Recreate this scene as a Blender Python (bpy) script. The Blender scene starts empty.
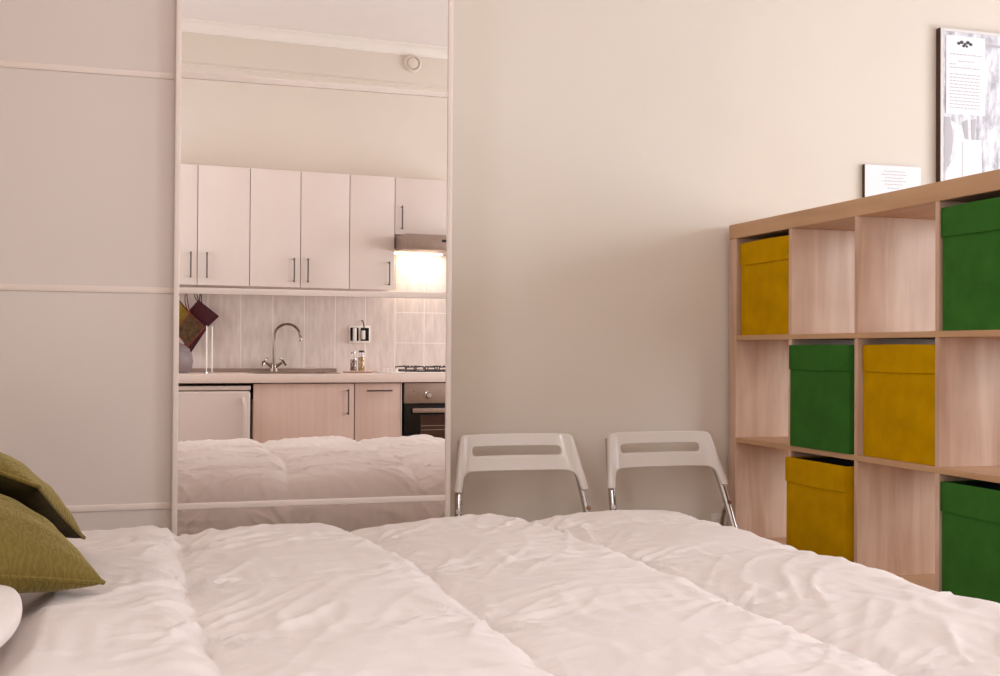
import bpy, bmesh, math, random
import numpy as np
from mathutils import Vector, Matrix, noise
random.seed(7)
C = bpy.context.scene.collection
PI = math.pi

# ------------------------------------------------------------------ materials
def s2l(c):
    return tuple((v/255/12.92 if v/255 <= .04045 else ((v/255+.055)/1.055)**2.4) for v in c)

def mat(name, rgb, rough=.5, metal=0., spec=.5, sheen=0., coat=0., noise_amt=0., noise_scale=8., bump=0., bump_scale=60., trans=0., emit=None):
    m = bpy.data.materials.new(name); m.use_nodes = True
    nt = m.node_tree; b = nt.nodes['Principled BSDF']
    col = (*s2l(rgb), 1)
    b.inputs['Base Color'].default_value = col
    b.inputs['Roughness'].default_value = rough
    b.inputs['Metallic'].default_value = metal
    b.inputs['Specular IOR Level'].default_value = spec
    b.inputs['Sheen Weight'].default_value = sheen
    b.inputs['Coat Weight'].default_value = coat
    b.inputs['Coat Roughness'].default_value = .08
    b.inputs['Transmission Weight'].default_value = trans
    if emit:
        b.inputs['Emission Color'].default_value = (*s2l(emit[0]), 1); b.inputs['Emission Strength'].default_value = emit[1]
    tc = None
    if noise_amt or bump:
        tc = nt.nodes.new('ShaderNodeTexCoord')
    if noise_amt:
        n = nt.nodes.new('ShaderNodeTexNoise'); n.inputs['Scale'].default_value = noise_scale; n.inputs['Detail'].default_value = 5
        nt.links.new(tc.outputs['Object'], n.inputs['Vector'])
        r = nt.nodes.new('ShaderNodeValToRGB')
        r.color_ramp.elements[0].position = .3; r.color_ramp.elements[1].position = .7
        r.color_ramp.elements[0].color = (*[v*(1-noise_amt) for v in col[:3]], 1)
        r.color_ramp.elements[1].color = (*[min(1, v*(1+noise_amt)) for v in col[:3]], 1)
        nt.links.new(n.outputs['Fac'], r.inputs['Fac']); nt.links.new(r.outputs['Color'], b.inputs['Base Color'])
    if bump:
        n = nt.nodes.new('ShaderNodeTexNoise'); n.inputs['Scale'].default_value = bump_scale; n.inputs['Detail'].default_value = 4
        nt.links.new(tc.outputs['Object'], n.inputs['Vector'])
        bp = nt.nodes.new('ShaderNodeBump'); bp.inputs['Strength'].default_value = bump; bp.inputs['Distance'].default_value = .01
        nt.links.new(n.outputs['Fac'], bp.inputs['Height']); nt.links.new(bp.outputs['Normal'], b.inputs['Normal'])
    return m

def wood(name, light, dark, axis='z', rough=.45, scale=(22., 1.2)):
    """grain runs along the given axis"""
    m = bpy.data.materials.new(name); m.use_nodes = True
    nt = m.node_tree; b = nt.nodes['Principled BSDF']
    tc = nt.nodes.new('ShaderNodeTexCoord'); mp = nt.nodes.new('ShaderNodeMapping')
    a, g = scale
    mp.inputs['Scale'].default_value = {'x': (g, a, a), 'y': (a, g, a), 'z': (a, a, g)}[axis]
    nt.links.new(tc.outputs['Object'], mp.inputs['Vector'])
    n = nt.nodes.new('ShaderNodeTexNoise'); n.inputs['Scale'].default_value = 1; n.inputs['Detail'].default_value = 6; n.inputs['Distortion'].default_value = .8
    nt.links.new(mp.outputs['Vector'], n.inputs['Vector'])
    n2 = nt.nodes.new('ShaderNodeTexNoise'); n2.inputs['Scale'].default_value = 3.2; n2.inputs['Detail'].default_value = 3
    nt.links.new(tc.outputs['Object'], n2.inputs['Vector'])
    mx = nt.nodes.new('ShaderNodeMath'); mx.operation = 'MULTIPLY_ADD'; mx.inputs[1].default_value = .6
    nt.links.new(n.outputs['Fac'], mx.inputs[0])
    m2 = nt.nodes.new('ShaderNodeMath'); m2.operation = 'MULTIPLY'; m2.inputs[1].default_value = .4
    nt.links.new(n2.outputs['Fac'], m2.inputs[0]); nt.links.new(m2.outputs[0], mx.inputs[2])
    r = nt.nodes.new('ShaderNodeValToRGB')
    r.color_ramp.elements[0].position = .36; r.color_ramp.elements[1].position = .64
    r.color_ramp.elements[0].color = (*s2l(dark), 1); r.color_ramp.elements[1].color = (*s2l(light), 1)
    nt.links.new(mx.outputs[0], r.inputs['Fac']); nt.links.new(r.outputs['Color'], b.inputs['Base Color'])
    b.inputs['Roughness'].default_value = rough
    return m

M = {}
M['wall'] = mat('wall_paint', (231, 219, 206), .85, noise_amt=.02, noise_scale=1.5, bump=.04, bump_scale=220)
M['kwall'] = mat('kitchen_wall_paint', (226, 215, 203), .85, noise_amt=.02, noise_scale=2)
M['ceil'] = mat('ceiling_paint', (238, 230, 228), .9, noise_amt=.01)
M['floor'] = wood('floor_oak', (176, 152, 128), (150, 126, 102), 'x', .4, (14, .8))
M['trim'] = mat('trim_white', (240, 232, 226), .5)
M['white_lacquer'] = mat('white_lacquered_glass', (226, 212, 205), .22, spec=.55, coat=.5)
M['rail'] = mat('white_aluminium', (236, 220, 210), .35)
M['carcass'] = mat('white_foil', (232, 222, 214), .5)
M['mirror'] = mat('silvered_mirror', (244, 238, 234), .0, metal=1.)
M['maple_z'] = wood('maple_upright', (228, 197, 174), (190, 148, 120), 'z', .42, (16, 1.4))
M['maple_y'] = wood('maple_board', (206, 164, 124), (184, 140, 102), 'y', .42, (16, 1.4))
M['yellow'] = mat('mustard_fabric', (196, 148, 0), .9, spec=.04, sheen=0., noise_amt=.12, noise_scale=14, bump=.3, bump_scale=500)
M['green'] = mat('green_fabric', (58, 108, 42), .9, spec=.04, sheen=0., noise_amt=.12, noise_scale=14, bump=.3, bump_scale=500)
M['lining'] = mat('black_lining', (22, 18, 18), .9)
M['chair_white'] = mat('white_plastic', (238, 228, 222), .22, spec=.55, coat=.3)
M['chrome'] = mat('chrome', (200, 192, 188), .12, metal=1.)
M['tap_metal'] = mat('tap_nickel', (150, 132, 122), .2, metal=1.)
M['steel'] = mat('brushed_steel', (170, 152, 142), .38, metal=.85, noise_amt=.05, noise_scale=40)
M['dark_steel'] = mat('dark_handle_metal', (92, 78, 72), .35, metal=.8)
M['black'] = mat('black_rubber', (18, 16, 16), .6)
M['duvet'] = mat('white_cotton', (229, 217, 212), .9, spec=.15, sheen=.1, bump=.10, bump_scale=55)
M['pillow'] = mat('white_pillowcase', (229, 217, 211), .9, spec=.15, bump=.1, bump_scale=30)
M['kwhite'] = mat('kitchen_white_laminate', (228, 214, 206), .4)
M['kwood'] = wood('pink_beech_laminate', (212, 184, 172), (204, 173, 160), 'z', .5, (30, 1.2))
M['counter'] = mat('beige_worktop', (224, 204, 194), .4, noise_amt=.03, noise_scale=60)
M['fridge'] = mat('fridge_enamel', (214, 198, 190), .25)
M['oven_glass'] = mat('black_oven_glass', (14, 10, 9), .15, spec=.3)
M['oven_window'] = mat('oven_window_brown', (66, 40, 30), .2, spec=.3)
M['cast'] = mat('black_cast_iron', (26, 24, 24), .45)
M['hobplate'] = mat('white_hob_enamel', (240, 232, 226), .2)
M['maroon'] = mat('maroon_cotton', (72, 26, 34), .95, noise_amt=.2, noise_scale=60)
M['olive_mitt'] = mat('olive_yellow_cotton', (132, 108, 30), .95, noise_amt=.2, noise_scale=60)
M['brown_mitt'] = mat('brown_patterned_cotton', (80, 56, 30), .95, noise_amt=.5, noise_scale=45)
M['red_edge'] = mat('red_piping', (124, 48, 40), .9)
M['pot'] = mat('grey_enamel', (136, 120, 120), .5)
M['glass'] = mat('jar_glass', (240, 236, 230), .03, trans=.85)
M['brown_food'] = mat('brown_spice', (110, 64, 38), .9, noise_amt=.6, noise_scale=90)
M['yellow_food'] = mat('dry_pasta', (170, 126, 60), .9, noise_amt=.5, noise_scale=90)
M['tray'] = wood('brown_board', (176, 130, 98), (150, 104, 74), 'x')
M['lamp'] = mat('hood_lamp', (255, 240, 214), .4, emit=((255, 232, 196), 14))
M['diffuser'] = mat('fill_lamp_diffuser', (255, 250, 240), .5, emit=((255, 244, 226), 3))  # glow of the added, unseen ceiling lamp
M['paper'] = mat('white_paper', (246, 243, 246), .8)
M['ink'] = mat('grey_ink', (196, 191, 196), .9)
M['dark_ink'] = mat('dark_ink', (86, 82, 88), .9)
M['frame_dark'] = mat('dark_wood_frame', (70, 44, 32), .5)
M['frame_pale'] = mat('pale_frame_face', (232, 226, 226), .4)
M['bed_base'] = mat('grey_bed_fabric', (170, 160, 152), .9, noise_amt=.1, noise_scale=80)

def velvet():
    m = mat('olive_velvet', (112, 92, 30), .75, spec=.2, sheen=.0)
    nt = m.node_tree; b = nt.nodes['Principled BSDF']
    b.inputs['Sheen Weight'].default_value = .55; b.inputs['Sheen Roughness'].default_value = .35
    b.inputs['Sheen Tint'].default_value = (.9, .75, .35, 1)
    tc = nt.nodes.new('ShaderNodeTexCoord')
    w = nt.nodes.new('ShaderNodeTexWave'); w.inputs['Scale'].default_value = 34; w.inputs['Distortion'].default_value = 11; w.inputs['Detail'].default_value = 3; w.inputs['Detail Scale'].default_value = 1.5
    nt.links.new(tc.outputs['Object'], w.inputs['Vector'])
    r = nt.nodes.new('ShaderNodeValToRGB')
    r.color_ramp.elements[0].color = (*s2l((106, 88, 36)), 1); r.color_ramp.elements[1].color = (*s2l((118, 99, 44)), 1)
    nt.links.new(w.outputs['Fac'], r.inputs['Fac']); nt.links.new(r.outputs['Color'], b.inputs['Base Color'])
    bp = nt.nodes.new('ShaderNodeBump'); bp.inputs['Strength'].default_value = .22; bp.inputs['Distance'].default_value = .005
    nt.links.new(w.outputs['Fac'], bp.inputs['Height']); nt.links.new(bp.outputs['Normal'], b.inputs['Normal'])
    return m
M['velvet'] = velvet()
M['shaded_velvet'] = mat('olive_velvet_shade', (50, 40, 20), .9, spec=.1, noise_amt=.25, noise_scale=30, bump=.3, bump_scale=40)  # olive velvet with the underside's shade put into its colour

def tile_mat(name, w, h, ox, oz, line_h):
    m = bpy.data.materials.new(name); m.use_nodes = True
    nt = m.node_tree; b = nt.nodes['Principled BSDF']; b.inputs['Roughness'].default_value = .3
    tc = nt.nodes.new('ShaderNodeTexCoord'); sx = nt.nodes.new('ShaderNodeSeparateXYZ'); nt.links.new(tc.outputs['Object'], sx.inputs[0])
    def line(out, period, off, half):
        a = nt.nodes.new('ShaderNodeMath'); a.operation = 'SUBTRACT'; a.inputs[1].default_value = off - period/2
        nt.links.new(out, a.inputs[0])
        md = nt.nodes.new('ShaderNodeMath'); md.operation = 'FLOORED_MODULO'; md.inputs[1].default_value = period; nt.links.new(a.outputs[0], md.inputs[0])
        s = nt.nodes.new('ShaderNodeMath'); s.operation = 'SUBTRACT'; s.inputs[1].default_value = period/2; nt.links.new(md.outputs[0], s.inputs[0])
        ab = nt.nodes.new('ShaderNodeMath'); ab.operation = 'ABSOLUTE'; nt.links.new(s.outputs[0], ab.inputs[0])
        lt = nt.nodes.new('ShaderNodeMath'); lt.operation = 'LESS_THAN'; lt.inputs[1].default_value = half; nt.links.new(ab.outputs[0], lt.inputs[0])
        return lt.outputs[0]
    mx = nt.nodes.new('ShaderNodeMath'); mx.operation = 'MAXIMUM'
    nt.links.new(line(sx.outputs['X'], w, ox, .0028), mx.inputs[0]); nt.links.new(line(sx.outputs['Z'], h, oz, line_h), mx.inputs[1])
    n = nt.nodes.new('ShaderNodeTexNoise'); n.inputs['Scale'].default_value = 18; n.inputs['Detail'].default_value = 6
    mp = nt.nodes.new('ShaderNodeMapping'); mp.inputs['Scale'].default_value = (2.5, 1, .5); nt.links.new(tc.outputs['Object'], mp.inputs['Vector']); nt.links.new(mp.outputs['Vector'], n.inputs['Vector'])
    r = nt.nodes.new('ShaderNodeValToRGB'); r.color_ramp.elements[0].position = .3; r.color_ramp.elements[1].position = .7
    r.color_ramp.elements[0].color = (*s2l((208, 192, 184)), 1); r.color_ramp.elements[1].color = (*s2l((226, 212, 205)), 1)
    nt.links.new(n.outputs['Fac'], r.inputs['Fac'])
    mc = nt.nodes.new('ShaderNodeMix'); mc.data_type = 'RGBA'
    nt.links.new(mx.outputs[0], mc.inputs['Factor']); nt.links.new(r.outputs['Color'], mc.inputs['A']); mc.inputs['B'].default_value = (*s2l((240, 230, 224)), 1)
    nt.links.new(mc.outputs['Result'], b.inputs['Base Color'])
    return m
M['tile_tall'] = tile_mat('tall_backsplash_tiles', .2035, .55, .408, 1.45, .0001)
M['tile_square'] = tile_mat('square_backsplash_tiles', .2035, .2035, .408, 1.298, .0022)

def engraving():
    m = bpy.data.materials.new('grey_print'); m.use_nodes = True
    nt = m.node_tree; b = nt.nodes['Principled BSDF']; b.inputs['Roughness'].default_value = .7
    tc = nt.nodes.new('ShaderNodeTexCoord'); mp = nt.nodes.new('ShaderNodeMapping'); mp.inputs['Scale'].default_value = (9, 1, 3.5)
    nt.links.new(tc.outputs['Object'], mp.inputs['Vector'])
    n = nt.nodes.new('ShaderNodeTexNoise'); n.inputs['Scale'].default_value = 2.4; n.inputs['Detail'].default_value = 9; n.inputs['Roughness'].default_value = .68
    nt.links.new(mp.outputs['Vector'], n.inputs['Vector'])
    r = nt.nodes.new('ShaderNodeValToRGB')
    r.color_ramp.elements[0].position = .34; r.color_ramp.elements[1].position = .56
    r.color_ramp.elements[0].color = (*s2l((150, 146, 156)), 1); r.color_ramp.elements[1].color = (*s2l((240, 238, 244)), 1)
    nt.links.new(n.outputs['Fac'], r.inputs['Fac']); nt.links.new(r.outputs['Color'], b.inputs['Base Color'])
    return m
M['engraving'] = engraving()

# ------------------------------------------------------------------ mesh helpers
class MB:
    def __init__(self): self.bm = bmesh.new()
    def merge(self, b, mtx=None):
        me = bpy.data.meshes.new('tmp'); b.to_mesh(me); b.free()
        if mtx is not None: me.transform(mtx)
        self.bm.from_mesh(me); bpy.data.meshes.remove(me); return self
    def box(self, x0, x1, y0, y1, z0, z1, bev=0., seg=2, mtx=None):
        b = bmesh.new(); bmesh.ops.create_cube(b, size=1)
        for v in b.verts:
            v.co = Vector(((x0+x1)/2+v.co.x*(x1-x0), (y0+y1)/2+v.co.y*(y1-y0), (z0+z1)/2+v.co.z*(z1-z0)))
        if bev: bmesh.ops.bevel(b, geom=b.edges[:], offset=bev, segments=seg, affect='EDGES', profile=.5)
        return self.merge(b, mtx)
    def tube(self, pts, r, n=10, caps=True):
        b = bmesh.new(); pts = [Vector(p) for p in pts]; rings = []
        rr = r if isinstance(r, (list, tuple)) else [r]*len(pts)
        t0 = (pts[1]-pts[0]).normalized()
        nrm = t0.orthogonal().normalized()
        for i, p in enumerate(pts):
            if i == 0: t = pts[1]-pts[0]
            elif i == len(pts)-1: t = pts[-1]-pts[-2]
            else: t = (pts[i]-pts[i-1]).normalized()+(pts[i+1]-pts[i]).normalized()
            t.normalize()
            nrm = (nrm-t*nrm.dot(t)).normalized(); bn = t.cross(nrm)
            rings.append([b.verts.new(p+(nrm*math.cos(2*PI*k/n)+bn*math.sin(2*PI*k/n))*rr[i]) for k in range(n)])
        for i in range(len(rings)-1):
            for k in range(n):
                b.faces.new((rings[i][k], rings[i][(k+1) % n], rings[i+1][(k+1) % n], rings[i+1][k]))
        if caps:
            b.faces.new(rings[0][::-1]); b.faces.new(rings[-1])
        return self.merge(b)
    def lathe(self, prof, c=(0, 0, 0), n=32, mtx=None):
        b = bmesh.new(); rings = []
        for r, z in prof:
            if r < 1e-6: rings.append([b.verts.new((c[0], c[1], c[2]+z))])
            else: rings.append([b.verts.new((c[0]+r*math.cos(2*PI*k/n), c[1]+r*math.sin(2*PI*k/n), c[2]+z)) for k in range(n)])
        for a, d in zip(rings, rings[1:]):
            for k in range(n):
                q = (k+1) % n
                if len(a) == 1 and len(d) == 1: continue
                if len(a) == 1: b.faces.new((a[0], d[q], d[k]))
                elif len(d) == 1: b.faces.new((a[k], a[q], d[0]))
                else: b.faces.new((a[k], a[q], d[q], d[k]))
        bmesh.ops.recalc_face_normals(b, faces=b.faces[:])
        return self.merge(b, mtx)
    def grid(self, P, close=False):
        """P: array (n,m,3)"""
        n, m = P.shape[:2]; b = bmesh.new()
        vs = [[b.verts.new(P[i, j]) for j in range(m)] for i in range(n)]
        for i in range(n-1):
            for j in range(m-1):
                b.faces.new((vs[i][j], vs[i+1][j], vs[i+1][j+1], vs[i][j+1]))
        return self.merge(b)
    def build(self, name, m, parent=None, local=False, smooth=True, angle=38):
        b = self.bm
        bmesh.ops.remove_doubles(b, verts=b.verts[:], dist=1e-6)
        if parent is not None and not local:
            off = Vector((0, 0, 0)); p = parent
            while p is not None: off += Vector(p.location); p = p.parent
            for v in b.verts: v.co -= off
        if smooth:
            for f in b.faces: f.smooth = True
            for e in b.edges:
                if len(e.link_faces) == 2 and e.calc_face_angle(0) > math.radians(angle): e.smooth = False
        me = bpy.data.meshes.new(name); b.to_mesh(me); b.free()
        me.materials.append(m)
        o = bpy.data.objects.new(name, me); C.objects.link(o)
        if parent is not None: o.parent = parent
        return o

def ngon_plate(loops, t, bev):
    """filled 2D outline (first loop) with holes -> bmesh, lying in XY, thickness t in z, rounded edges"""
    cu = bpy.data.curves.new('tmpc', 'CURVE'); cu.dimensions = '2D'; cu.fill_mode = 'BOTH'
    cu.extrude = max(t/2-bev, 1e-4); cu.bevel_depth = bev; cu.bevel_resolution = 2; cu.offset = -bev
    for lp in loops:
        sp = cu.splines.new('POLY'); sp.points.add(len(lp)-1); sp.use_cyclic_u = True
        for p, q in zip(sp.points, lp): p.co = (q[0], q[1], 0, 1)
    o = bpy.data.objects.new('tmpc', cu); C.objects.link(o)
    dg = bpy.context.evaluated_depsgraph_get()
    me = bpy.data.meshes.new_from_object(o.evaluated_get(dg))
    b = bmesh.new(); b.from_mesh(me); bmesh.ops.remove_doubles(b, verts=b.verts[:], dist=1e-5)
    bpy.data.objects.remove(o); bpy.data.curves.remove(cu); bpy.data.meshes.remove(me)
    return b

def round_poly(pts, n=8):
    """pts: list of (x,y,r) -> rounded outline"""
    out = []; N = len(pts)
    for i, (x, y, r) in enumerate(pts):
        p = Vector((x, y)); a = (Vector(pts[i-1][:2])-p); c = (Vector(pts[(i+1) % N][:2])-p)
        if r <= 0: out.append((x, y)); continue
        a.normalize(); c.normalize(); ang = a.angle(c); d = r/math.tan(ang/2)
        s, e = p+a*d, p+c*d
        for k in range(n+1):
            u = k/n
            q = s*(1-u)**2+p*2*u*(1-u)+e*u*u
            out.append((q.x, q.y))
    return out

def tag(o, label, cat, group=None):
    o['label'] = label; o['category'] = cat
    if group: o['group'] = group
    return o
def struct(o):
    o['kind'] = 'structure'; return o
def thing(name, label, cat, loc=(0, 0, 0), rz=0, group=None):
    o = bpy.data.objects.new(name, None); C.objects.link(o); o.empty_display_size = .1
    o.location = loc; o.rotation_euler = (0, 0, rz)
    return tag(o, label, cat, group)
def dup(root, loc, rz, label, group=None):
    def rec(o, par):
        c = o.copy(); C.objects.link(c)
        if par is not None: c.parent = par
        for ch in list(o.children): rec(ch, c)
        return c
    r = rec(root, None); r.location = loc; r.rotation_euler = (0, 0, rz); r['label'] = label
    if group: r['group'] = group
    return r

# ------------------------------------------------------------------ room
YB = 3.6; YK = -1.14; XL = -.92; XR = 4.3; ZC = 3.09
struct(MB().box(XL-.1, XR+.1, YK-.5, YB+.1, -.08, 0).build('floor', M['floor']))
struct(MB().box(XL-.1, XR+.1, YK-.5, YB+.1, ZC, ZC+.08).build('ceiling', M['ceil']))
struct(MB().box(XL-.1, XR+.1, YB, YB+.1, 0, ZC).build('wall_back', M['wall']))
struct(MB().box(XL-.3, XR+.1, YK-.1, YK, 0, ZC).build('wall_kitchen', M['kwall']))
LW_FILL = (-.40, .70, 1.0, 2.35)  # left window opening, unseen, added for even fill light
lw = MB()
for a in ((YK-.1, LW_FILL[0], 0, ZC), (LW_FILL[1], YB, 0, ZC), (LW_FILL[0], LW_FILL[1], 0, LW_FILL[2]), (LW_FILL[0], LW_FILL[1], LW_FILL[3], ZC)): lw.box(XL-.1, XL, *a)
struct(lw.build('wall_left', M['wall']))
# right wall: one window opening, plus an unseen second added for fill light
WIN = [(1.45, 2.95, .78, 2.35), (-.75, .75, .98, 2.35)]
rw = MB()
for y0, y1, z0, z1 in [(2.95, YB, 0, ZC), (.75, 1.45, 0, ZC), (YK-.4, -.75, 0, ZC)]: rw.box(XR, XR+.1, y0, y1, z0, z1)
for y0, y1, z0, z1 in WIN:
    rw.box(XR, XR+.1, y0, y1, 0, z0); rw.box(XR, XR+.1, y0, y1, z1, ZC)
struct(rw.build('wall_right', M['wall']))
def pane_mat():
    m = bpy.data.materials.new('window_glass'); m.use_nodes = True; nt = m.node_tree
    nt.nodes.remove(nt.nodes['Principled BSDF'])
    t = nt.nodes.new('ShaderNodeBsdfTransparent'); g = nt.nodes.new('ShaderNodeBsdfGlossy'); g.inputs['Roughness'].default_value = .02
    mx = nt.nodes.new('ShaderNodeMixShader'); mx.inputs[0].default_value = .06
    nt.links.new(t.outputs[0], mx.inputs[1]); nt.links.new(g.outputs[0], mx.inputs[2])
    nt.links.new(mx.outputs[0], nt.nodes['Material Output'].inputs['Surface'])
    return m
M['pane'] = pane_mat()
for i, (y0, y1, z0, z1) in enumerate(WIN+[LW_FILL]):
    f = MB(); XR_ = XR; XR = XR if i < 2 else XL-.1
    for a, b in [(y0, y0+.05), (y1-.05, y1), ((y0+y1)/2-.03, (y0+y1)/2+.03)]: f.box(XR+.01, XR+.07, a, b, z0, z1, .004)
    for a, b in [(z0, z0+.05), (z1-.05, z1)]: f.box(XR+.012, XR+.068, y0+.05, y1-.05, a, b, .004)
    w = struct(f.build('window_%d' % (i+1), M['trim']))  # second and third windows are unseen, added to let in fill light
    MB().box(XR+.036, XR+.042, y0+.04, y1-.04, z0+.04, z1-.04).build('pane', M['pane'], w)
    XR = XR_
# cornice and ledge on the kitchen wall
def moulding(name, x0, x1, prof, m):
    b = MB()
    P = np.array([[(x, y, z) for (y, z) in prof] for x in (x0, x1)])
    b.grid(P); return struct(b.build(name, m))
cv = [(YK+.0005, 3.026), (YK+.008, 3.028)]+[(YK+.008+.062*(1-math.cos(a)), 3.030+.052*math.sin(a)) for a in [PI/2*k/6 for k in range(7)]]+[(YK+.074, 3.084), (YK+.076, ZC+.002)]
moulding('trim_1', XL, XR, cv, M['trim'])
moulding('trim_2', XL, XR, [(YK, 2.822), (YK+.006, 2.825), (YK+.006, 2.835), (YK, 2.843)], M['kwall'])
struct(MB().box(.845, XR, YB-.014, YB, 0, .08, .003).build('baseboard_back', M['trim']))
# tiled backsplash
ts = MB().box(-.2, 1.632, YK, YK+.006, .9, 1.45).build('trim_3', M['tile_tall']); struct(ts)
struct(MB().box(1.632, 2.4, YK, YK+.006, .9, 1.80).build('trim_4', M['tile_square']))

# ------------------------------------------------------------------ wardrobe
YM = 3.195; X1 = .0916; ZB = .0407; SP = .5807
wr = thing('wardrobe', 'white sliding-door wardrobe with a lacquered glass door and a mirrored door', 'wardrobe', (.09, 3.4, 0))
MB().box(-.67, -.652, 3.262, YB-.004, 0, 2.40, .001).build('side_panel', M['carcass'], wr)
MB().box(.826, .844, 3.262, YB-.004, 0, 2.40, .001).build('side_panel', M['carcass'], wr)
MB().box(-.652, .826, 3.262, YB-.004, 2.37, 2.40, .001).build('top_panel', M['carcass'], wr)
MB().box(-.652, .826, 3.262, YB-.004, .01, .03, .001).build('bottom_panel', M['carcass'], wr)
MB().box(-.652, .826, YB-.012, YB-.005, .03, 2.37).build('back_panel', M['carcass'], wr)
MB().box(-.66, .85, YM-.004, 3.262, 2.372, 2.42, .002).build('top_rail', M['rail'], wr)
MB().box(-.66, .85, YM-.004, 3.262, 0, .022, .002).build('bottom_rail', M['rail'], wr)
def door(name, x0, x1, yf, panel_mat, panel_name, st=.0145, label=None):
    d = bpy.data.objects.new(name, None); C.objects.link(d); d.parent = wr
    d.location = (x0-.09, yf-3.4, 0)
    if label: d['label'] = label
    for a in (x0, x1-st): MB().box(a, a+st, yf-.006, yf+.018, .028, ZB+4*SP, .0025, 2).build('stile', M['rail'], d)
    for k in range(5):
        z = ZB+k*SP
        MB().box(x0+st-.001, x1-st+.001, yf-.004, yf+.016, z-.0085, z+.0085, .002, 2).build('crossbar', M['rail'], d)
    for k in range(4):
        z = ZB+k*SP
        MB().box(x0+st*.6, x1-st*.6, yf, yf+.006, z+.004, z+SP-.004, .0006, 1).build(panel_name, panel_mat, d)
    return d
door('mirror_door', X1-.0075, X1+.7625, YM, M['mirror'], 'mirror_panel', label='mirrored sliding door')
door('lacquered_door', -.655, X1+.03, YM+.027, M['white_lacquer'], 'glass_panel', label='white lacquered glass sliding door')

# ------------------------------------------------------------------ shelving unit
XS = 1.959; YE = 3.5763; DEP = .39
sh = thing('shelving_unit', 'maple cube shelving unit with open square cells, standing against the wall', 'shelf', (XS+DEP/2, YE-.744, 0))
W4 = .05*2+.335*4+.016*3
Y0 = YE-W4
MB().box(XS, XS+DEP, Y0, YE, 1.438, 1.488, .0012, 1).build('top_board', M['maple_y'], sh)
MB().box(XS, XS+DEP, Y0, YE, 0, .05, .0012, 1).build('bottom_board', M['maple_y'], sh)
for a in (Y0, YE-.05): MB().box(XS, XS+DEP, a, a+.05, .05, 1.438, .0012, 1).build('side_panel', M['maple_z'], sh)
zsh = [1.438-.335-.016-k*.351 for k in range(3)]
for z in zsh: MB().box(XS+.0005, XS+DEP, Y0+.05, YE-.05, z, z+.016, .0008, 1).build('shelf_board', M['maple_y'], sh)
zl = [1.438]+zsh
for k in range(3):
    y1 = YE-.05-.335-k*.351
    for r in range(4):
        zt = zl[r]; zb = zsh[r]+.016 if r < 3 else .05
        MB().box(XS+.001, XS+DEP, y1-.016, y1, zb, zt, .0008, 1).build('divider', M['maple_z'], sh)
def cell(col, row):     # centre Y, floor z
    return YE-.05-.1675-col*.351, zl[row]-.335

def make_box(label, m):
    bx = thing('storage_box', label, 'storage box', (0, 0, 0), 0, 'fabric storage boxes in the shelf')
    w, d, h = .316, .36, .312
    b = MB()
    def wall_grid(fn, n=18, k=18):
        P = np.zeros((n+1, k+1, 3))
        for i in range(n+1):
            for j in range(k+1): P[i, j] = fn(i/n, j/k)
        b.grid(P)
    rnd = lambda u, v, s: .0035*noise.noise(Vector((u*3+s, v*3, s*2.2)))+.0012*noise.noise(Vector((u*9, v*9, s)))
    bow = lambda u, v: .006*math.sin(PI*u)*math.sin(PI*min(1, v*1.1))
    e = lambda u, v: math.sin(PI*u)**.3 if 0 < u < 1 else 0
    wall_grid(lambda u, v: (-bow(u, v)+e(u, v)*rnd(u, v, 1), -w/2+w*u, h*v))
    wall_grid(lambda u, v: (d, w/2-w*u, h*v))
    wall_grid(lambda u, v: (d-d*u, -w/2-.4*bow(u, v), h*v))
    wall_grid(lambda u, v: (d*u, w/2+.4*bow(u, v), h*v))
    b.grid(np.array([[(0, -w/2, 0), (0, w/2, 0)], [(d, -w/2, 0), (d, w/2, 0)]], float))
    b.build('body', m, bx, local=True)
    # inside
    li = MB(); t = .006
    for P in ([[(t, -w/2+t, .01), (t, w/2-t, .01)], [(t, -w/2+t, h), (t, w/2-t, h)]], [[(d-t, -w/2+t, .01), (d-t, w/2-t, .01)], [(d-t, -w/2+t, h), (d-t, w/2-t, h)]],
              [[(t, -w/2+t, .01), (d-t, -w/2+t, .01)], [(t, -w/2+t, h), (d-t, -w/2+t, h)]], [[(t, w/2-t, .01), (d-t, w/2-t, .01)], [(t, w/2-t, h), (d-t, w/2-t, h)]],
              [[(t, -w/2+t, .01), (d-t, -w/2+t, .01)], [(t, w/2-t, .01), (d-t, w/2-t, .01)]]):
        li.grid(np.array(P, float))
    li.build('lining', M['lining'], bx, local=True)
    # folded-over cuff
    cu = MB(); zc = h-.072
    n = 20
    front = []
    for j, (z, o) in enumerate([(zc, -.001), (zc+.0012, .0018), (zc+.008, .0022), (h-.006, .002), (h+.003, .001), (h+.004, -.002), (h-.004, -.007)]):
        ring = []
        for i in range(n+1):
            u = i/n
            wob = .0016*math.sin(u*PI*1.0)*(-1 if j < 3 else .8)
            ring.append((-.006*math.sin(PI*u)-o, -w/2-.0006+(w+.0012)*u, z+wob))
        front.append(ring)
    cu.grid(np.array(front))
    for sgn in (-1, 1):
        rows = []
        for z, o in [(zc, -.0003), (zc+.001, .0012), (h-.004, .0012), (h+.004, .0), (h+.002, -.006)]:
            rows.append([(xx, sgn*(w/2+o), z) for xx in (-.004, d*.5, d)])
        cu.grid(np.array(rows))
    cu.build('cuff', m, bx, local=True)
    return bx
def place_box(src, col, row, dx, label, dy=0, rz=0):
    y, z = cell(col, row)
    loc = (XS+dx, y+dy, z+.0005)
    if src is None: return None
    return loc
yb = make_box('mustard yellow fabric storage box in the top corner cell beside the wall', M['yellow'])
yb.location = (XS+.012, cell(0, 0)[0]-.004, cell(0, 0)[1]+.0005)
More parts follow.
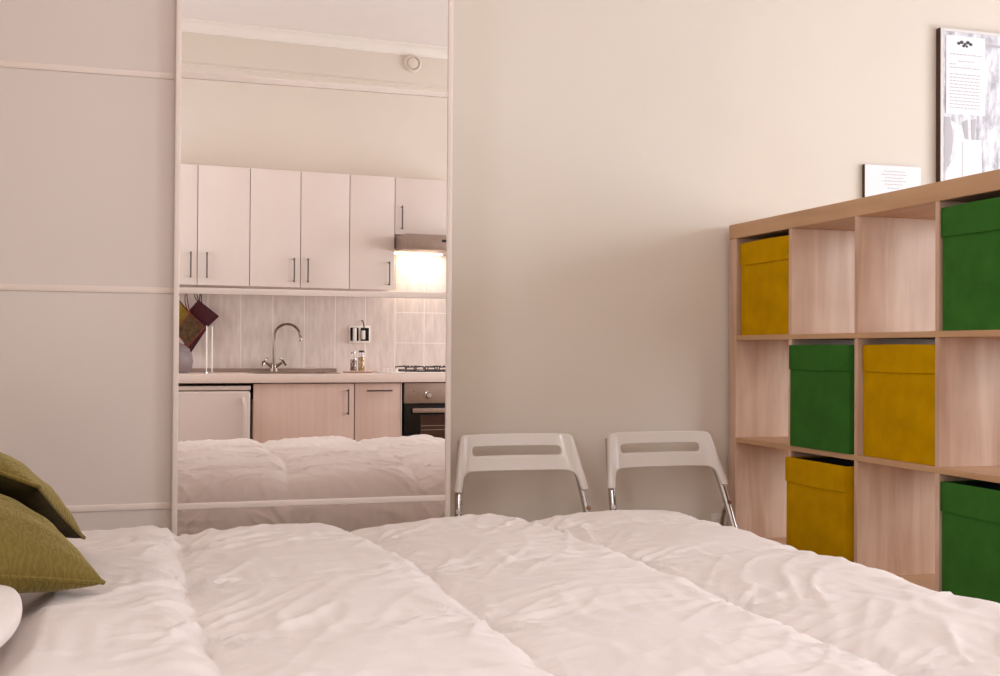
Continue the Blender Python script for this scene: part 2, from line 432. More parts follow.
yy, zz = cell(2, 1); dup(yb, (XS+.016, yy+.001, zz+.0005), 0, 'mustard yellow fabric storage box right beside the middle green box in the second row')
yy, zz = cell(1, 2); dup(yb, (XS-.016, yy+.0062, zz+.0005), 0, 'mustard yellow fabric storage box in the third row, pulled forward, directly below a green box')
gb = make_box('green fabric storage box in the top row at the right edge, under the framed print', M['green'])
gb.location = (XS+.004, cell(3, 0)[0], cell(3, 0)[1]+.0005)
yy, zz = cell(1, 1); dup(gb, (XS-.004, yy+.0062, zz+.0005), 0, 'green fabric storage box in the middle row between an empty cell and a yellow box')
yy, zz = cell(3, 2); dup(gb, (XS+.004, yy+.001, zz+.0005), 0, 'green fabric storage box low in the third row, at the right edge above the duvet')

# ------------------------------------------------------------------ chairs
def catmull(pts, k=8):
    pts = [Vector(p) for p in pts]; out = []
    for i in range(len(pts)-1):
        p0 = pts[max(0, i-1)]; p1 = pts[i]; p2 = pts[i+1]; p3 = pts[min(len(pts)-1, i+2)]
        for j in range(k):
            t = j/k
            out.append(.5*((2*p1)+(p2-p0)*t+(2*p0-5*p1+4*p2-p3)*t*t+(3*p1-p0-3*p2+p3)*t**3))
    out.append(pts[-1]); return out
LEAN = .42
WX = .955
def make_chair(label):
    ch = thing('folding_chair', label, 'chair', (0, 0, 0), 0, 'folding chairs along the wall')
    for s in (-1, 1):
        fr = catmull([(s*.180, .012, .755), (s*.2025, -.062, .600), (s*.2165, -.128, .45), (s*.232, -.24, .22), (s*.235, -.335, .012)])
        MB().tube(fr, .0118, 12).build('front_leg', M['chrome'], ch, local=True)
        rl = catmull([(s*.212, -.098, .548), (s*.2095, -.085, .535), (s*.2095, -.060, .49), (s*.2145, -.01, .3), (s*.2195, .062, .012)])
        MB().tube(rl, .0085, 12).build('rear_leg', M['chrome'], ch, local=True)
        for y, w in ((-.335, .235), (.062, .2195)):
            MB().lathe([(0, 0), (.013, 0), (.0135, .02), (.011, .026), (0, .026)], (s*w, y, .0), 14).build('foot_cap', M['black'], ch, local=True)
    MB().tube([(-.2195, .045, .085), (.2195, .045, .085)], .007, 10).build('rear_crossbar', M['chrome'], ch, local=True)
    MB().tube([(-.233, -.27, .155), (.233, -.27, .155)], .007, 10).build('front_crossbar', M['chrome'], ch, local=True)
    # back: plate outline in (x, v) with v measured down from the top
    ol = round_poly([(-.1915, 0, .02), (.1915, 0, .02), (.2265, -.186, .003), (.2005, -.187, .003), (.187, -.124, .035), (-.187, -.124, .035), (-.2005, -.187, .003), (-.2265, -.186, .003)])
    sl = round_poly([(-.153, -.042, .0145), (.149, -.042, .0145), (.149, -.073, .0145), (-.153, -.073, .0145)])
    b = ngon_plate([ol, sl], .013, .0045)
    for k in range(-24, 25):
        bmesh.ops.bisect_plane(b, geom=b.verts[:]+b.edges[:]+b.faces[:], plane_co=(k*.0095, 0, 0), plane_no=(1, 0, 0))
    for k in range(1, 12):
        bmesh.ops.bisect_plane(b, geom=b.verts[:]+b.edges[:]+b.faces[:], plane_co=(0, -k*.0165, 0), plane_no=(0, 1, 0))
    for v in b.verts:
        x, vv, w = v.co
        edge = .1835+.022*(-vv/.187)/1.0
        a = min(1.3, abs(x)/edge)**1.6
        bowd = .022*max(0, 1-a*a)               # middle set back from the tubes
        hous = 1.0+1.15*math.exp(-((abs(x)-edge-.004)/.016)**2)   # thick sleeves round the tubes
        w *= hous
        c = math.cos(math.atan(LEAN)); sn = math.sin(math.atan(LEAN))
        v.co = Vector((x*WX*1.02, vv*sn+(bowd-w)*c, .776+vv*c+(bowd-w)*sn*.3))
    # plate thickness follows the lean; move so that the tube axis runs inside it
    MB().merge(b).build('backrest', M['chair_white'], ch, local=True, angle=50)
    so = round_poly([(-.195, 0, .05), (.195, 0, .05), (.2, -.34, .06), (-.2, -.34, .06)])
    b = ngon_plate([so], .016, .006)
    MB().merge(b, Matrix.Translation((0, -.13, .455)) @ Matrix.Rotation(math.radians(2), 4, 'X')).build('seat', M['chair_white'], ch, local=True)
    for s in (-1, 1):
        MB().tube([(s*.2195, -.13, .442), (s*.2195, -.42, .442)], .007, 10).build('seat_rail', M['chrome'], ch, local=True)
    return ch
ch = make_chair('white folding chair with chrome legs, the one next to the mirrored door')
ch.location = (1.157, 3.502, 0); ch.rotation_euler = (0, 0, math.radians(-3))
dup(ch, (1.659, 3.502, 0), math.radians(2), 'white folding chair with chrome legs, the one next to the shelving unit')

# wall socket low behind the second chair
sk = thing('wall_socket', 'small white socket on the wall behind the folding chair by the shelf', 'socket', (1.925, YB, .44))
MB().box(1.905, 1.945, YB-.009, YB-.0005, .41, .482, .003).build('plate', M['trim'], sk)
MB().lathe([(0, 0), (.017, 0), (.019, .003), (0, .003)], (0, 0, 0), 20, Matrix.Translation((1.925, YB-.009, .445)) @ Matrix.Rotation(PI/2, 4, 'X')).build('insert', M['carcass'], sk)

# ------------------------------------------------------------------ bed
bd = thing('bed', 'low double bed under the white duvet', 'bed', (.24, 1.92, 0))
MB().box(-.78, 1.22, 1.14, 2.66, .12, .30, .02, 3).build('base', M['bed_base'], bd)
MB().box(-.77, 1.21, 1.15, 2.65, .302, .52, .05, 4).build('mattress', M['pillow'], bd)
MB().box(-.905, -.83, 1.08, 2.72, .0, .78, .03, 3).build('headboard', M['bed_base'], bd)
for x in (-.72, 1.14):
    for y in (1.22, 2.58): MB().lathe([(0, 0), (.022, 0), (.03, .12), (0, .12)], (x, y, 0), 16).build('leg', M['black'], bd)

def duvet():
    lo_x, hi_x, lo_y, hi_y, r = -.70, 1.245, 1.24, 2.60, .10
    S = np.arange(-.76, hi_x+.48, .0065); T = np.arange(lo_y-.42, hi_y+.42, .0065)
    def wrap(a, lo, hi, rr):
        pos = np.clip(a, lo, hi); drop = np.zeros_like(a)
        for sgn, q in ((1, a-hi), (-1, lo-a)):
            k = q > 0; qq = np.clip(q, 0, None); ang = np.clip(qq/rr, 0, PI/2)
            pos = np.where(k, (hi if sgn > 0 else lo)+sgn*(rr*np.sin(ang)+np.clip(qq-rr*PI/2, 0, None)*.04), pos)
            drop = np.where(k, rr*(1-np.cos(ang))+np.clip(qq-rr*PI/2, 0, None), drop)
        return pos, drop
    px, dx = wrap(S, -5, hi_x, r); py, dy = wrap(T, lo_y, hi_y, .19)
    SS, TT = np.meshgrid(S, T, indexing='ij')
    base = np.zeros(SS.shape+(3,))
    base[..., 0] = px[:, None]; base[..., 1] = py[None, :]
    drop = np.sqrt(dx[:, None]**2+dy[None, :]**2)
    base[..., 2] = .622-drop
    gx = np.gradient(base, axis=0); gy = np.gradient(base, axis=1)
    nrm = np.cross(gx, gy); nrm /= np.linalg.norm(nrm, axis=-1, keepdims=True)
    nv = np.vectorize(lambda x, y, z: noise.noise(Vector((x, y, z))))
    # seam positions, with a wander
    wob_s = .007*nv(SS*1.3, TT*1.6, 3.1)+.003*nv(SS*6, TT*9, 5.5)
    wob_t = .030*nv(SS*1.9, TT*1.3, 9.7)+.004*nv(SS*9, TT*6, 2.5)
    ps, pt = .428, .40
    bend = .045*np.clip((TT-2.15)/.45, 0, 1.2)*np.clip((SS-.12)/.25, 0, 1)-.030*np.clip((2.0-TT)/.6, 0, 1)*np.exp(-((SS-.08)/.25)**2)
    us = (SS+wob_s+bend-.080)/ps; ut = (TT+wob_t-1.672)/pt
    fu = us-np.floor(us); ft = np.abs(np.sin(PI*ut))
    ds = np.abs(us-np.round(us))*ps; dt = np.abs(ut-np.round(ut))*pt
    cell_r = nv(np.floor(us)*3.7+.5, np.floor(ut)*5.3+.5, 1.3)
    # each chamber rises slowly from one seam and bulges over the next
    rise = np.sin(PI/2*np.clip(fu/.62, 0, 1))**.75
    fall = 1-np.clip((fu-.80)/.20, 0, 1)**2.6
    fs = rise*fall
    A = .031*(1+.2*cell_r)
    puff = A*fs*(.72+.28*ft**.8)
    pk_s = np.exp(-ds/.06)*(1-np.exp(-ds/.007))*nv(SS*7, TT*44, 4.0)
    pk_t = np.exp(-dt/.07)*(1-np.exp(-dt/.007))*nv(SS*44, TT*7, 8.0)
    wx, wy = .05*nv(SS*4, TT*4, 61.), .05*nv(SS*4, TT*4, 71.)
    def crease(ang, f1, f2, z, cut, gate):
        ca, sa = math.cos(ang), math.sin(ang)
        a_ = (SS+wx)*ca+(TT+wy)*sa; b_ = -(SS+wx)*sa+(TT+wy)*ca
        return np.clip(1-np.abs(nv(a_*f1, b_*f2, z))*3.2-cut, 0, 1)**1.5*np.clip(nv(SS*3.1+z, TT*3.1, z)*1.6+gate, 0, 1)
    near = np.exp(-np.minimum(ds, dt)/.10)
    w1 = crease(.95, 3.2, 15, 21., .25, .25)*(.35+.9*near)
    w2 = crease(-.75, 3.6, 17, 31., .25, .15)*(.3+.9*near)
    w3 = crease(.25, 3.0, 19, 51., .3, .10)
    # fans of creases gathered where two seams cross
    cx = (us-np.round(us))*ps; cy_ = (ut-np.round(ut))*pt
    dd_ = np.hypot(cx, cy_)+1e-6; idn = np.round(us)*13.7+np.round(ut)*7.9
    fan = nv(cx/dd_*2.6+idn, cy_/dd_*2.6, dd_*5+idn)
    fan = np.clip(1-np.abs(fan)*3.4, 0, 1)**1.6*np.exp(-dd_/.11)*(1-np.exp(-dd_/.018))
    soft = .005*nv(SS*6, TT*6, 12.)+.0018*nv(SS*17, TT*17, 14.)
    disp = puff+.005*pk_s+.005*pk_t+.0125*w1+.011*w2+.009*w3+.014*fan+.8*soft*np.clip(fs*ft*2, .3, 1)
    press = np.clip((-.13-SS)/.05, 0, 1)*np.clip((TT-1.40)/.06, 0, 1)*np.clip((2.32-TT)/.06, 0, 1)   # pressed flat under the pillow
    disp = disp*(1-press)+.004*press
    P = base+nrm*disp[..., None]
    # thickness: hem closes underneath
    b = MB(); b.grid(P)
    o = b.build('duvet', M['duvet'], angle=80)
    return o
dv = duvet()
tag(dv, 'puffy white quilted duvet spread over the bed', 'duvet')

# ------------------------------------------------------------------ cushions and pillow
def cushion_mesh(half, thick, n=40, pinch=.07, seed=0., plump=.5, wr=.006, rnd=0.):
    """square cushion in local XY, returns bmesh with seam at z=0"""
    us = np.sin(np.linspace(-PI/2, PI/2, n+1))
    b = bmesh.new()
    def P(u, v, s):
        px = half[0]*u*(1-pinch*(1-v*v)*abs(u)**2); py = half[1]*v*(1-pinch*(1-u*u)*abs(v)**2)
        px *= math.sqrt(1-rnd*v*v/2); py *= math.sqrt(1-rnd*u*u/2)
        hgt = thick/2*(max(0, 1-u*u)**plump)*(max(0, 1-v*v)**plump)
        edge = (1-u*u)*(1-v*v)
        w = wr*edge**.4*noise.noise(Vector((u*3+seed, v*3, seed*3+s)))+wr*.5*edge**.4*noise.noise(Vector((u*9+seed, v*9, seed+s)))
        if edge < 1e-9: w = 0
        return (px, py, s*hgt+w)
    vt = {}
    for s in (1, -1):
        for i, u in enumerate(us):
            for j, v in enumerate(us):
                if s == -1 and (i in (0, n) or j in (0, n)): vt[s, i, j] = vt[1, i, j]
                else: vt[s, i, j] = b.verts.new(P(u, v, s))
        for i in range(n):
            for j in range(n):
                q = [vt[s, i, j], vt[s, i+1, j], vt[s, i+1, j+1], vt[s, i, j+1]]
                b.faces.new(q if s == 1 else q[::-1])
    return b, [P(us[k], -1, 1) for k in range(n+1)]+[P(1, us[k], 1) for k in range(1, n+1)]+[P(us[n-k], 1, 1) for k in range(1, n+1)]+[P(-1, us[n-k], 1) for k in range(1, n+1)]
def cushion(name, label, cat, frame, half, thick, m, group=None, piping=None, reverse=None, **kw):
    b, rim = cushion_mesh(half, thick, **kw)
    root = thing(name, label, cat, frame.translation, 0, group)
    R = frame.to_3x3().to_4x4()
    if reverse:                     # underside split off, its shade put into a darker colour
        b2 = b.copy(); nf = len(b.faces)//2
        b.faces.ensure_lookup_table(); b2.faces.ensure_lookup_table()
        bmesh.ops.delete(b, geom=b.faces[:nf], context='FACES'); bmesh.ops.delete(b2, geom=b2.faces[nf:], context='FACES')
        MB().merge(b2, R).build('shaded_underside', reverse, root, local=True, angle=75)['label'] = 'underside of the olive cushion, shade put into its colour'
    MB().merge(b, R).build('cover', m, root, local=True, angle=75)
    if piping:
        MB().tube([R @ Vector(p) for p in rim], piping, 6, caps=False).build('piping', m, root, local=True)
    return root
def frame_from(center, ex, ey):
    ex = Vector(ex).normalized(); ey = Vector(ey); ey = (ey-ex*ey.dot(ex)).normalized(); ez = ex.cross(ey)
    m = Matrix((ex, ey, ez)).transposed().to_4x4(); m.translation = Vector(center); return m
e1 = Vector((-.8, -.58, .20)).normalized(); e2 = Vector((-.5, .78, .30)); e2 = (e2-e1*e2.dot(e1)).normalized()
TIP = Vector((-.052, 1.93, .672))
cushion('velvet_cushion', 'olive velvet cushion lying in front, its pointed corner towards the bed foot', 'cushion',
        frame_from(TIP+e1*.215+e2*.15, e2, e1), (.15, .215), .135, M['velvet'], 'velvet cushions', .0035, seed=1.3, pinch=.04, plump=.42, wr=.006)
A = Vector((-.155, 1.985, .825)); B = Vector((-.098, 2.30, .69)); AC = Vector((-.36, .14, .13))
AB = B-A; AC = (AC-AB*AC.dot(AB)/AB.dot(AB)).normalized()*.42
cen = A+AB/2+AC/2+Vector((0, .02, -.006))
cushion('velvet_cushion', 'olive velvet cushion leaning behind, showing a shade-coloured underside above the other cushion', 'cushion',
        frame_from(cen, AB, -AC), (AB.length/2, .21), .115, M['velvet'], 'velvet cushions', .0035, M['shaded_velvet'], seed=4.1, pinch=.03, plump=.45, wr=.008)
cushion('bed_pillow', 'white bed pillow at the left edge under the olive velvet cushions', 'pillow',
        frame_from((-.458, 1.675, .676), (1, -.05, .0), (.05, 1, .02)), (.305, .25), .085, M['pillow'], None, None, seed=7.7, pinch=.0, plump=.35, rnd=.5)

# ------------------------------------------------------------------ pictures on the back wall
ap = thing('framed_print', 'large framed grey print with a letter sheet, on the wall above the shelf', 'picture', (3.08, YB, 1.9))
MB().box(2.836, 3.336, YB-.024, YB-.0005, 1.56, 2.262, .001, 1).build('frame', M['frame_dark'], ap)
f = MB()
for x0, x1, z0, z1 in ((2.837, 2.848, 1.561, 2.261), (3.324, 3.335, 1.561, 2.261), (2.848, 3.324, 2.250, 2.261), (2.848, 3.324, 1.561, 1.572)):
    f.box(x0, x1, YB-.028, YB-.024, z0, z1, .0006, 1)
f.build('frame_face', M['frame_pale'], ap)
MB().box(2.848, 3.324, YB-.0255, YB-.0241, 1.572, 2.250).build('print', M['engraving'], ap)
a = MB()
def blob(bm_, pts, y, t=.0006):
    b = ngon_plate([pts], t, .0001)
    bm_.merge(b, Matrix.Translation((0, y, 0)) @ Matrix.Rotation(PI/2, 4, 'X'))
blob(a, [(2.852, 1.93), (2.878, 1.93), (2.893, 1.86), (2.888, 1.80), (2.868, 1.745), (2.853, 1.73)], YB-.0261)
blob(a, [(2.935, 1.915), (2.958, 1.925), (2.962, 1.85), (2.944, 1.852)], YB-.0261)
blob(a, [(2.972, 1.925), (2.996, 1.93), (2.990, 1.85), (2.976, 1.85)], YB-.0261)
a.build('print_shading', M['ink'], ap)
a = MB()
blob(a, [(2.872, 1.92), (2.930, 1.90), (2.945, 1.85), (3.02, 1.85), (3.026, 1.57), (2.856, 1.57), (2.858, 1.72), (2.90, 1.79), (2.902, 1.87)], YB-.0258)
a.build('print_columns', M['paper'], ap)
for (x0, x1, z0, z1) in ((3.026, 3.031, 1.58, 1.74), (3.034, 3.30, 2.206, 2.216), (2.933, 2.936, 1.60, 1.84)):
    MB().box(x0, x1, YB-.0266, YB-.0256, z0, z1).build('print_line', M['ink'], ap)
# letter sheet
lt = MB().box(2.860, 3.036, YB-.0276, YB-.0262, 1.942, 2.236).build('letter_sheet', M['paper'], ap)
rnd = random.Random(3)
for k in range(17):
    z = 2.165-k*.0125; x0 = 2.875; x1 = 3.012
    if k == 0: x1 = 3.02
    if k == 1: continue
    if k == 2: x0, x1 = 2.913, 2.985
    if k == 3: x1 = 2.905
    if k == 5: continue
    x = x0; a = MB()
    while x < x1:
        w = rnd.uniform(.006, .02); a.box(x, min(x+w, x1), YB-.0282, YB-.0275, z, z+.0032); x += w+.0035
    a.build('text_line', M['ink'], lt)
a = MB()
for cx, cz, rr in ((2.916, 2.208, .008), (2.929, 2.213, .009), (2.944, 2.207, .007), (2.957, 2.214, .009), (2.970, 2.208, .008), (2.938, 2.200, .007), (2.952, 2.199, .006)):
    blob(a, [(cx+rr*math.cos(q), cz+rr*.75*math.sin(q)) for q in [2*PI*k/10 for k in range(10)]], YB-.0279)
a.build('letter_crest', M['dark_ink'], lt)

cf = thing('certificate_frame', 'small white certificate panel on the wall just above the shelf top', 'certificate', (2.636, YB, 1.63))
MB().box(2.515, 2.757, YB-.016, YB-.0005, 1.55, 1.735, .001, 1).build('backing', M['frame_dark'], cf)
MB().box(2.5155, 2.7565, YB-.0185, YB-.016, 1.5505, 1.7345, .0005, 1).build('sheet', M['paper'], cf)
for z, x0, x1 in ((1.712, 2.595, 2.685), (1.700, 2.585, 2.695), (1.688, 2.60, 2.68), (1.676, 2.59, 2.69), (1.664, 2.60, 2.675), (1.650, 2.61, 2.66)):
    x = x0; a = MB()
    while x < x1:
        w = rnd.uniform(.006, .016); a.box(x, min(x+w, x1), YB-.0192, YB-.0184, z, z+.0026); x += w+.003
    a.build('text_line', M['ink'], cf)

# ------------------------------------------------------------------ kitchen (behind the camera, seen in the mirror)
K = lambda yv: 2*YM-yv         # depth in the mirror -> place in the room
YU = K(7.2); YF = K(6.95)
def pull(parent, x0, z0, x1, z1, y, r=.004, out=.026):
    b = MB()
    v = Vector((x1-x0, 0, z1-z0)).normalized()
    p0 = Vector((x0, y, z0)); p1 = Vector((x1, y, z1)); o = Vector((0, out, 0))
    b.tube([p0, p0+o], r, 8); b.tube([p1, p1+o], r, 8)
    b.tube([p0+o-v*.008, p1+o+v*.008], r*1.15, 8)
    return b.build('handle', M['dark_steel'], parent)
def wall_unit(x0, x1, z0, z1, doors, label):
    u = thing('wall_cabinet', label, 'kitchen cabinet', ((x0+x1)/2, YK, z0), 0, 'white wall cabinets')
    MB().box(x0+.001, x1-.001, YK+.001, YU-.02, z0+.004, z1, .001, 1).build('body', M['kwhite'], u)
    for a, b_, hx, hz0, hz1 in doors:
        d = MB().box(a+.0022, b_-.0022, YU-.018, YU, z0, z1, .003, 2).build('door', M['kwhite'], u)
        pull(d, hx, hz0, hx, hz1, YU-.001)
    return u
ZU0, ZU1 = 1.429, 2.149
wall_unit(.020, .640, ZU0, ZU1, [(.020, .329, .289, 1.478, 1.618), (.329, .640, .383, 1.478, 1.618)], 'white two-door wall cabinet above the oven mitts and fridge')
wall_unit(.640, 1.261, ZU0, ZU1, [(.640, .951, .908, 1.468, 1.602), (.951, 1.261, .994, 1.468, 1.602)], 'white two-door wall cabinet above the sink tap')
wall_unit(1.261, 1.556, ZU0, ZU1, [(1.261, 1.556, 1.516, 1.464, 1.601)], 'narrow single-door white wall cabinet left of the extractor hood')
wall_unit(1.556, 2.156, 1.785, ZU1, [(1.556, 2.156, 1.598, 1.825, 1.960)], 'short white wall cabinet over the extractor hood')

hd = thing('extractor_hood', 'slim steel extractor hood with a lit lamp above the hob', 'extractor hood', (1.856, YK, 1.68))
b = MB(); b.box(1.560, 2.152, YK+.008, YU-.004, 1.70, 1.781, .002, 1); b.build('housing', M['steel'], hd)
MB().box(1.558, 2.154, YU+.002, K(6.97), 1.676, 1.770, .004, 2).build('front_panel', M['steel'], hd)
MB().box(1.562, 2.150, YK+.03, YU-.002, 1.690, 1.699, .001, 1).build('filter', M['steel'], hd)
MB().box(1.795, 1.845, K(6.97)-.001, K(6.97)+.006, 1.725, 1.740, .002, 1).build('switch', M['black'], hd)
MB().box(1.62, 1.95, YK+.06, YK+.11, 1.682, 1.6885, .002, 1).build('lamp', M['lamp'], hd)

wt = thing('worktop', 'beige laminate kitchen worktop with grey upstand', 'worktop', (1.1, YK, .85))
SX0, SX1, SY0, SY1 = .69, 1.15, K(7.40), K(7.02)
b = MB()
b.box(-.2, SX0, YK+.007, K(6.96), .848, .900); b.box(SX1, 2.2, YK+.007, K(6.96), .848, .900)
b.box(SX0, SX1, YK+.007, SY0, .848, .900); b.box(SX0, SX1, SY1, K(6.96), .848, .900); b.box(-.2, 2.2, K(6.96), K(6.93), .848, .900, .003, 2)
b.build('slab', M['counter'], wt)
MB().box(-.2, 1.27, YK+.0065, YK+.022, .9005, .924, .002, 1).build('upstand', M['steel'], wt)

sn = thing('sink', 'steel inset sink in the worktop under the tap', 'sink', ((SX0+SX1)/2, (SY0+SY1)/2, .9))
b = MB()
b.box(SX0-.02, SX1+.02, SY0-.02, SY0+.006, .9005, .906, .002, 1); b.box(SX0-.02, SX1+.02, SY1-.006, SY1+.02, .9005, .906, .002, 1)
b.box(SX0-.02, SX0+.006, SY0, SY1, .9005, .906, .002, 1); b.box(SX1-.006, SX1+.02, SY0, SY1, .9005, .906, .002, 1)
b.build('rim', M['steel'], sn)
b = MB(); q = .012
b.box(SX0+.003, SX0+.007, SY0+.003, SY1-.003, .76, .9005); b.box(SX1-.007, SX1-.003, SY0+.003, SY1-.003, .76, .9005)
b.box(SX0+.007, SX1-.007, SY0+.003, SY0+.007, .76, .9005); b.box(SX0+.007, SX1-.007, SY1-.007, SY1-.003, .76, .9005)
b.box(SX0+.003, SX1-.003, SY0+.003, SY1-.003, .755, .76)
b.build('basin', M['steel'], sn)

TX, TY = .820, YK+.075
tp = thing('sink_tap', 'chrome swan-neck sink tap with two cross handles', 'tap', (TX, TY, .9))
MB().lathe([(0, 0), (.028, 0), (.026, .012), (.019, .03), (.017, .05), (.013, .066), (0, .068)], (TX, TY, .9005), 20).build('base', M['tap_metal'], tp)
pts = [(TX, TY, .93), (TX, TY, 1.05), (TX+.002, TY, 1.115)]
for k in range(1, 13):
    an = PI-PI*k/12*1.02
    pts.append((TX+.083+.083*math.cos(an), TY+.02*k/12, 1.125+.083*math.sin(an)))
pts.append((TX+.168, TY+.02, 1.118))
MB().tube(pts, .0085, 12).build('spout', M['tap_metal'], tp)
MB().lathe([(0, 0), (.011, 0), (.012, .022), (.009, .03), (0, .03)], (TX+.168, TY+.02, 1.098), 16).build('aerator', M['tap_metal'], tp)
for s in (-1, 1):
    hb = MB().tube([(TX+s*.012, TY+.004, .935), (TX+s*.05, TY+.012, .962)], [.011, .008], 12).build('valve', M['tap_metal'], tp)
    c = Vector((TX+s*.058, TY+.013, .968)); ax = Vector((s*.75, .12, .6)).normalized()
    p1 = ax.orthogonal().normalized(); p2 = ax.cross(p1)
    R = Matrix.Rotation(math.radians(35), 3, ax); p1 = R @ p1; p2 = R @ p2
    b = MB()
    for p in (p1, p2): b.tube([c-p*.03, c-p*.02, c, c+p*.02, c+p*.03], [.008, .006, .006, .006, .008], 8)
    b.tube([c-ax*.006, c+ax*.008], .009, 10)
    b.build('cross_handle', M['tap_metal'], hb)

# fridge
fr = thing('small_fridge', 'small white under-counter fridge beside the wood cabinet', 'fridge', (.345, -.85, 0))
MB().box(.065, .615, YK+.05, YF-.05, .02, .822, .006, 2).build('body', M['fridge'], fr)
MB().box(.065, .618, YF-.048, YF, .806, .831, .004, 2).build('top_band', M['fridge'], fr)
dd = MB().box(.065, .618, YF-.048, YF, .09, .802, .016, 4).build('door', M['fridge'], fr)
b = MB()
P = [(.570, YF-.002, .76), (.575, YF+.012, .75), (.580, YF+.024, .70), (.580, YF+.024, .56), (.575, YF+.012, .51), (.570, YF-.002, .50)]
b.tube(catmull(P, 5), .011, 10); b.build('door_handle', M['fridge'], dd)
for x in (.1, .58):
    MB().lathe([(0, 0), (.02, 0), (.018, .025), (0, .025)], (x, YF-.08, 0), 12).build('foot', M['black'], fr)

def base_unit(x0, x1, label, name='base_cabinet', top=.846):
    u = thing(name, label, 'kitchen cabinet', ((x0+x1)/2, -.85, 0), 0, 'pink wood base cabinets')
    MB().box(x0+.001, x1-.001, YK+.02, YF-.021, .10, top, .001, 1).build('body', M['kwood'], u)
    MB().box(x0+.001, x1-.001, YF-.09, YF-.07, 0, .099).build('plinth', M['kwood'], u)
    return u
u = base_unit(.645, 1.255, 'wide pink-wood base cabinet with an upright bar handle under the sink', top=.75)
d = MB().box(.648, 1.252, YF-.02, YF, .112, .842, .002, 2).build('door', M['kwood'], u); pull(d, 1.212, .662, 1.212, .80, YF-.001)
u = base_unit(1.256, 1.552, 'narrow pink-wood base cabinet with a horizontal bar handle beside the oven')
d = MB().box(1.2585, 1.547, YF-.02, YF, .112, .842, .002, 2).build('door', M['kwood'], u); pull(d, 1.335, .798, 1.478, .798, YF-.001)
MB().box(1.548, 1.5525, YF-.02, YF+.004, .10, .846, .001, 1).build('end_strip', M['kwhite'], u)

ov = thing('oven', 'built-in oven with a steel control panel and black glass door', 'oven', (1.86, -.85, 0))
MB().box(1.558, 2.15, YK+.05, YF-.03, .11, .845, .002, 1).build('body', M['black'], ov)
cp = MB().box(1.560, 2.150, YF-.028, YF, .716, .843, .003, 2).build('control_panel', M['steel'], ov)
RX = Matrix.Rotation(-PI/2, 4, 'X')
for x in (1.713, 2.0):
    MB().lathe([(0, 0), (.024, 0), (.024, .006), (.019, .010), (.017, .026), (.015, .03), (0, .03)], (0, 0, 0), 24, Matrix.Translation((x, YF, .767)) @ RX).build('knob', M['chrome'], cp)
MB().lathe([(0, 0), (.004, 0), (.003, .002), (0, .002)], (0, 0, 0), 10, Matrix.Translation((1.622, YF, .793)) @ RX).build('indicator', M['red_edge'], cp)
dd = MB().box(1.560, 2.150, YF-.028, YF, .13, .712, .003, 2).build('door', M['oven_glass'], ov)
MB().box(1.665, 2.05, YF-.001, YF+.0015, .25, .642, .001, 1).build('window', M['oven_window'], dd)
b = MB()
for z in (.55, .576): b.box(1.67, 2.045, YF+.0012, YF+.0025, z, z+.003)
b.build('rack_line', M['steel'], dd)
b = MB(); b.box(1.602, 2.108, YF+.03, YF+.046, .66, .688, .004, 2); b.box(1.62, 1.64, YF-.001, YF+.032, .666, .682); b.box(2.07, 2.09, YF-.001, YF+.032, .666, .682)
b.build('handle', M['steel'], dd)

hb = thing('gas_hob', 'gas hob with black pan supports on the worktop', 'hob', (1.77, -.88, .9))
MB().box(1.455, 2.06, K(7.44), K(6.98), .9005, .909, .003, 2).build('plate', M['hobplate'], hb)
def burner(x, y, r):
    MB().lathe([(0, 0), (r, 0), (r, .01), (r*.8, .014), (0, .014)], (x, y, .909), 20).build('burner', M['steel'], hb)
for x, y, r in ((1.68, K(7.1), .03), (1.68, K(7.33), .04), (1.90, K(7.1), .045), (1.90, K(7.33), .03)): burner(x, y, r)
for x in (1.68, 1.90):
    for y in (K(7.1), K(7.33)):
        b = MB()
        for an in (0, PI/2, PI, 3*PI/2):
            dx_, dy_ = math.cos(an), math.sin(an)
            b.tube([(x+dx_*.098, y+dy_*.098, .909), (x+dx_*.095, y+dy_*.095, .938), (x+dx_*.03, y+dy_*.03, .942)], .005, 6)
        ring = [(x+.098*sx, y+.098*sy, .916) for sx, sy in ((1, 1), (-1, 1), (-1, -1), (1, -1), (1, 1))]
        for p, q in zip(ring, ring[1:]): b.tube([p, q], .005, 6)
        b.build('pan_support', M['cast'], hb)
for k in range(4):
    MB().lathe([(0, 0), (.018, 0), (.016, .02), (0, .022)], (1.50, K(7.05+.09*k), .909), 14).build('knob', M['kwhite'], hb)

# tray with jars
ty = K(7.30)
tag(MB().box(1.246, 1.414, ty-.05, ty+.05, .9005, .9075, .003, 2).build('serving_board', M['tray']), 'thin brown board under the two glass jars on the worktop', 'board')
def jar(x, h, r, content, fill, lid, label):
    j = thing('glass_jar', label, 'jar', (x, ty, .908), 0, 'glass jars on the board')
    MB().lathe([(0, .0), (r, .0), (r*1.02, .01), (r, h*.72), (r*.72, h*.86), (r*.72, h*.9), (r*.66, h*.9), (r*.66, h*.86), (r*.9, h*.7), (r*.92, .004), (0, .004)], (x, ty, .908), 20).build('glass', M['pane'], j)
    MB().lathe([(0, .005), (r*.88, .005), (r*.88, h*fill), (0, h*fill+.004)], (x, ty, .908), 20).build('contents', content, j)
    MB().lathe([(0, h*.9+.0005), (r*.8, h*.9+.0005), (r*.8, h), (0, h)], (x, ty, .908), 20).build('lid', lid, j)
jar(1.303, .125, .022, M['brown_food'], .6, M['chrome'], 'glass jar with reddish brown contents nearer the sink tap')
jar(1.356, .134, .023, M['yellow_food'], .68, M['cast'], 'glass jar with tan contents and dark lid nearer the hob')

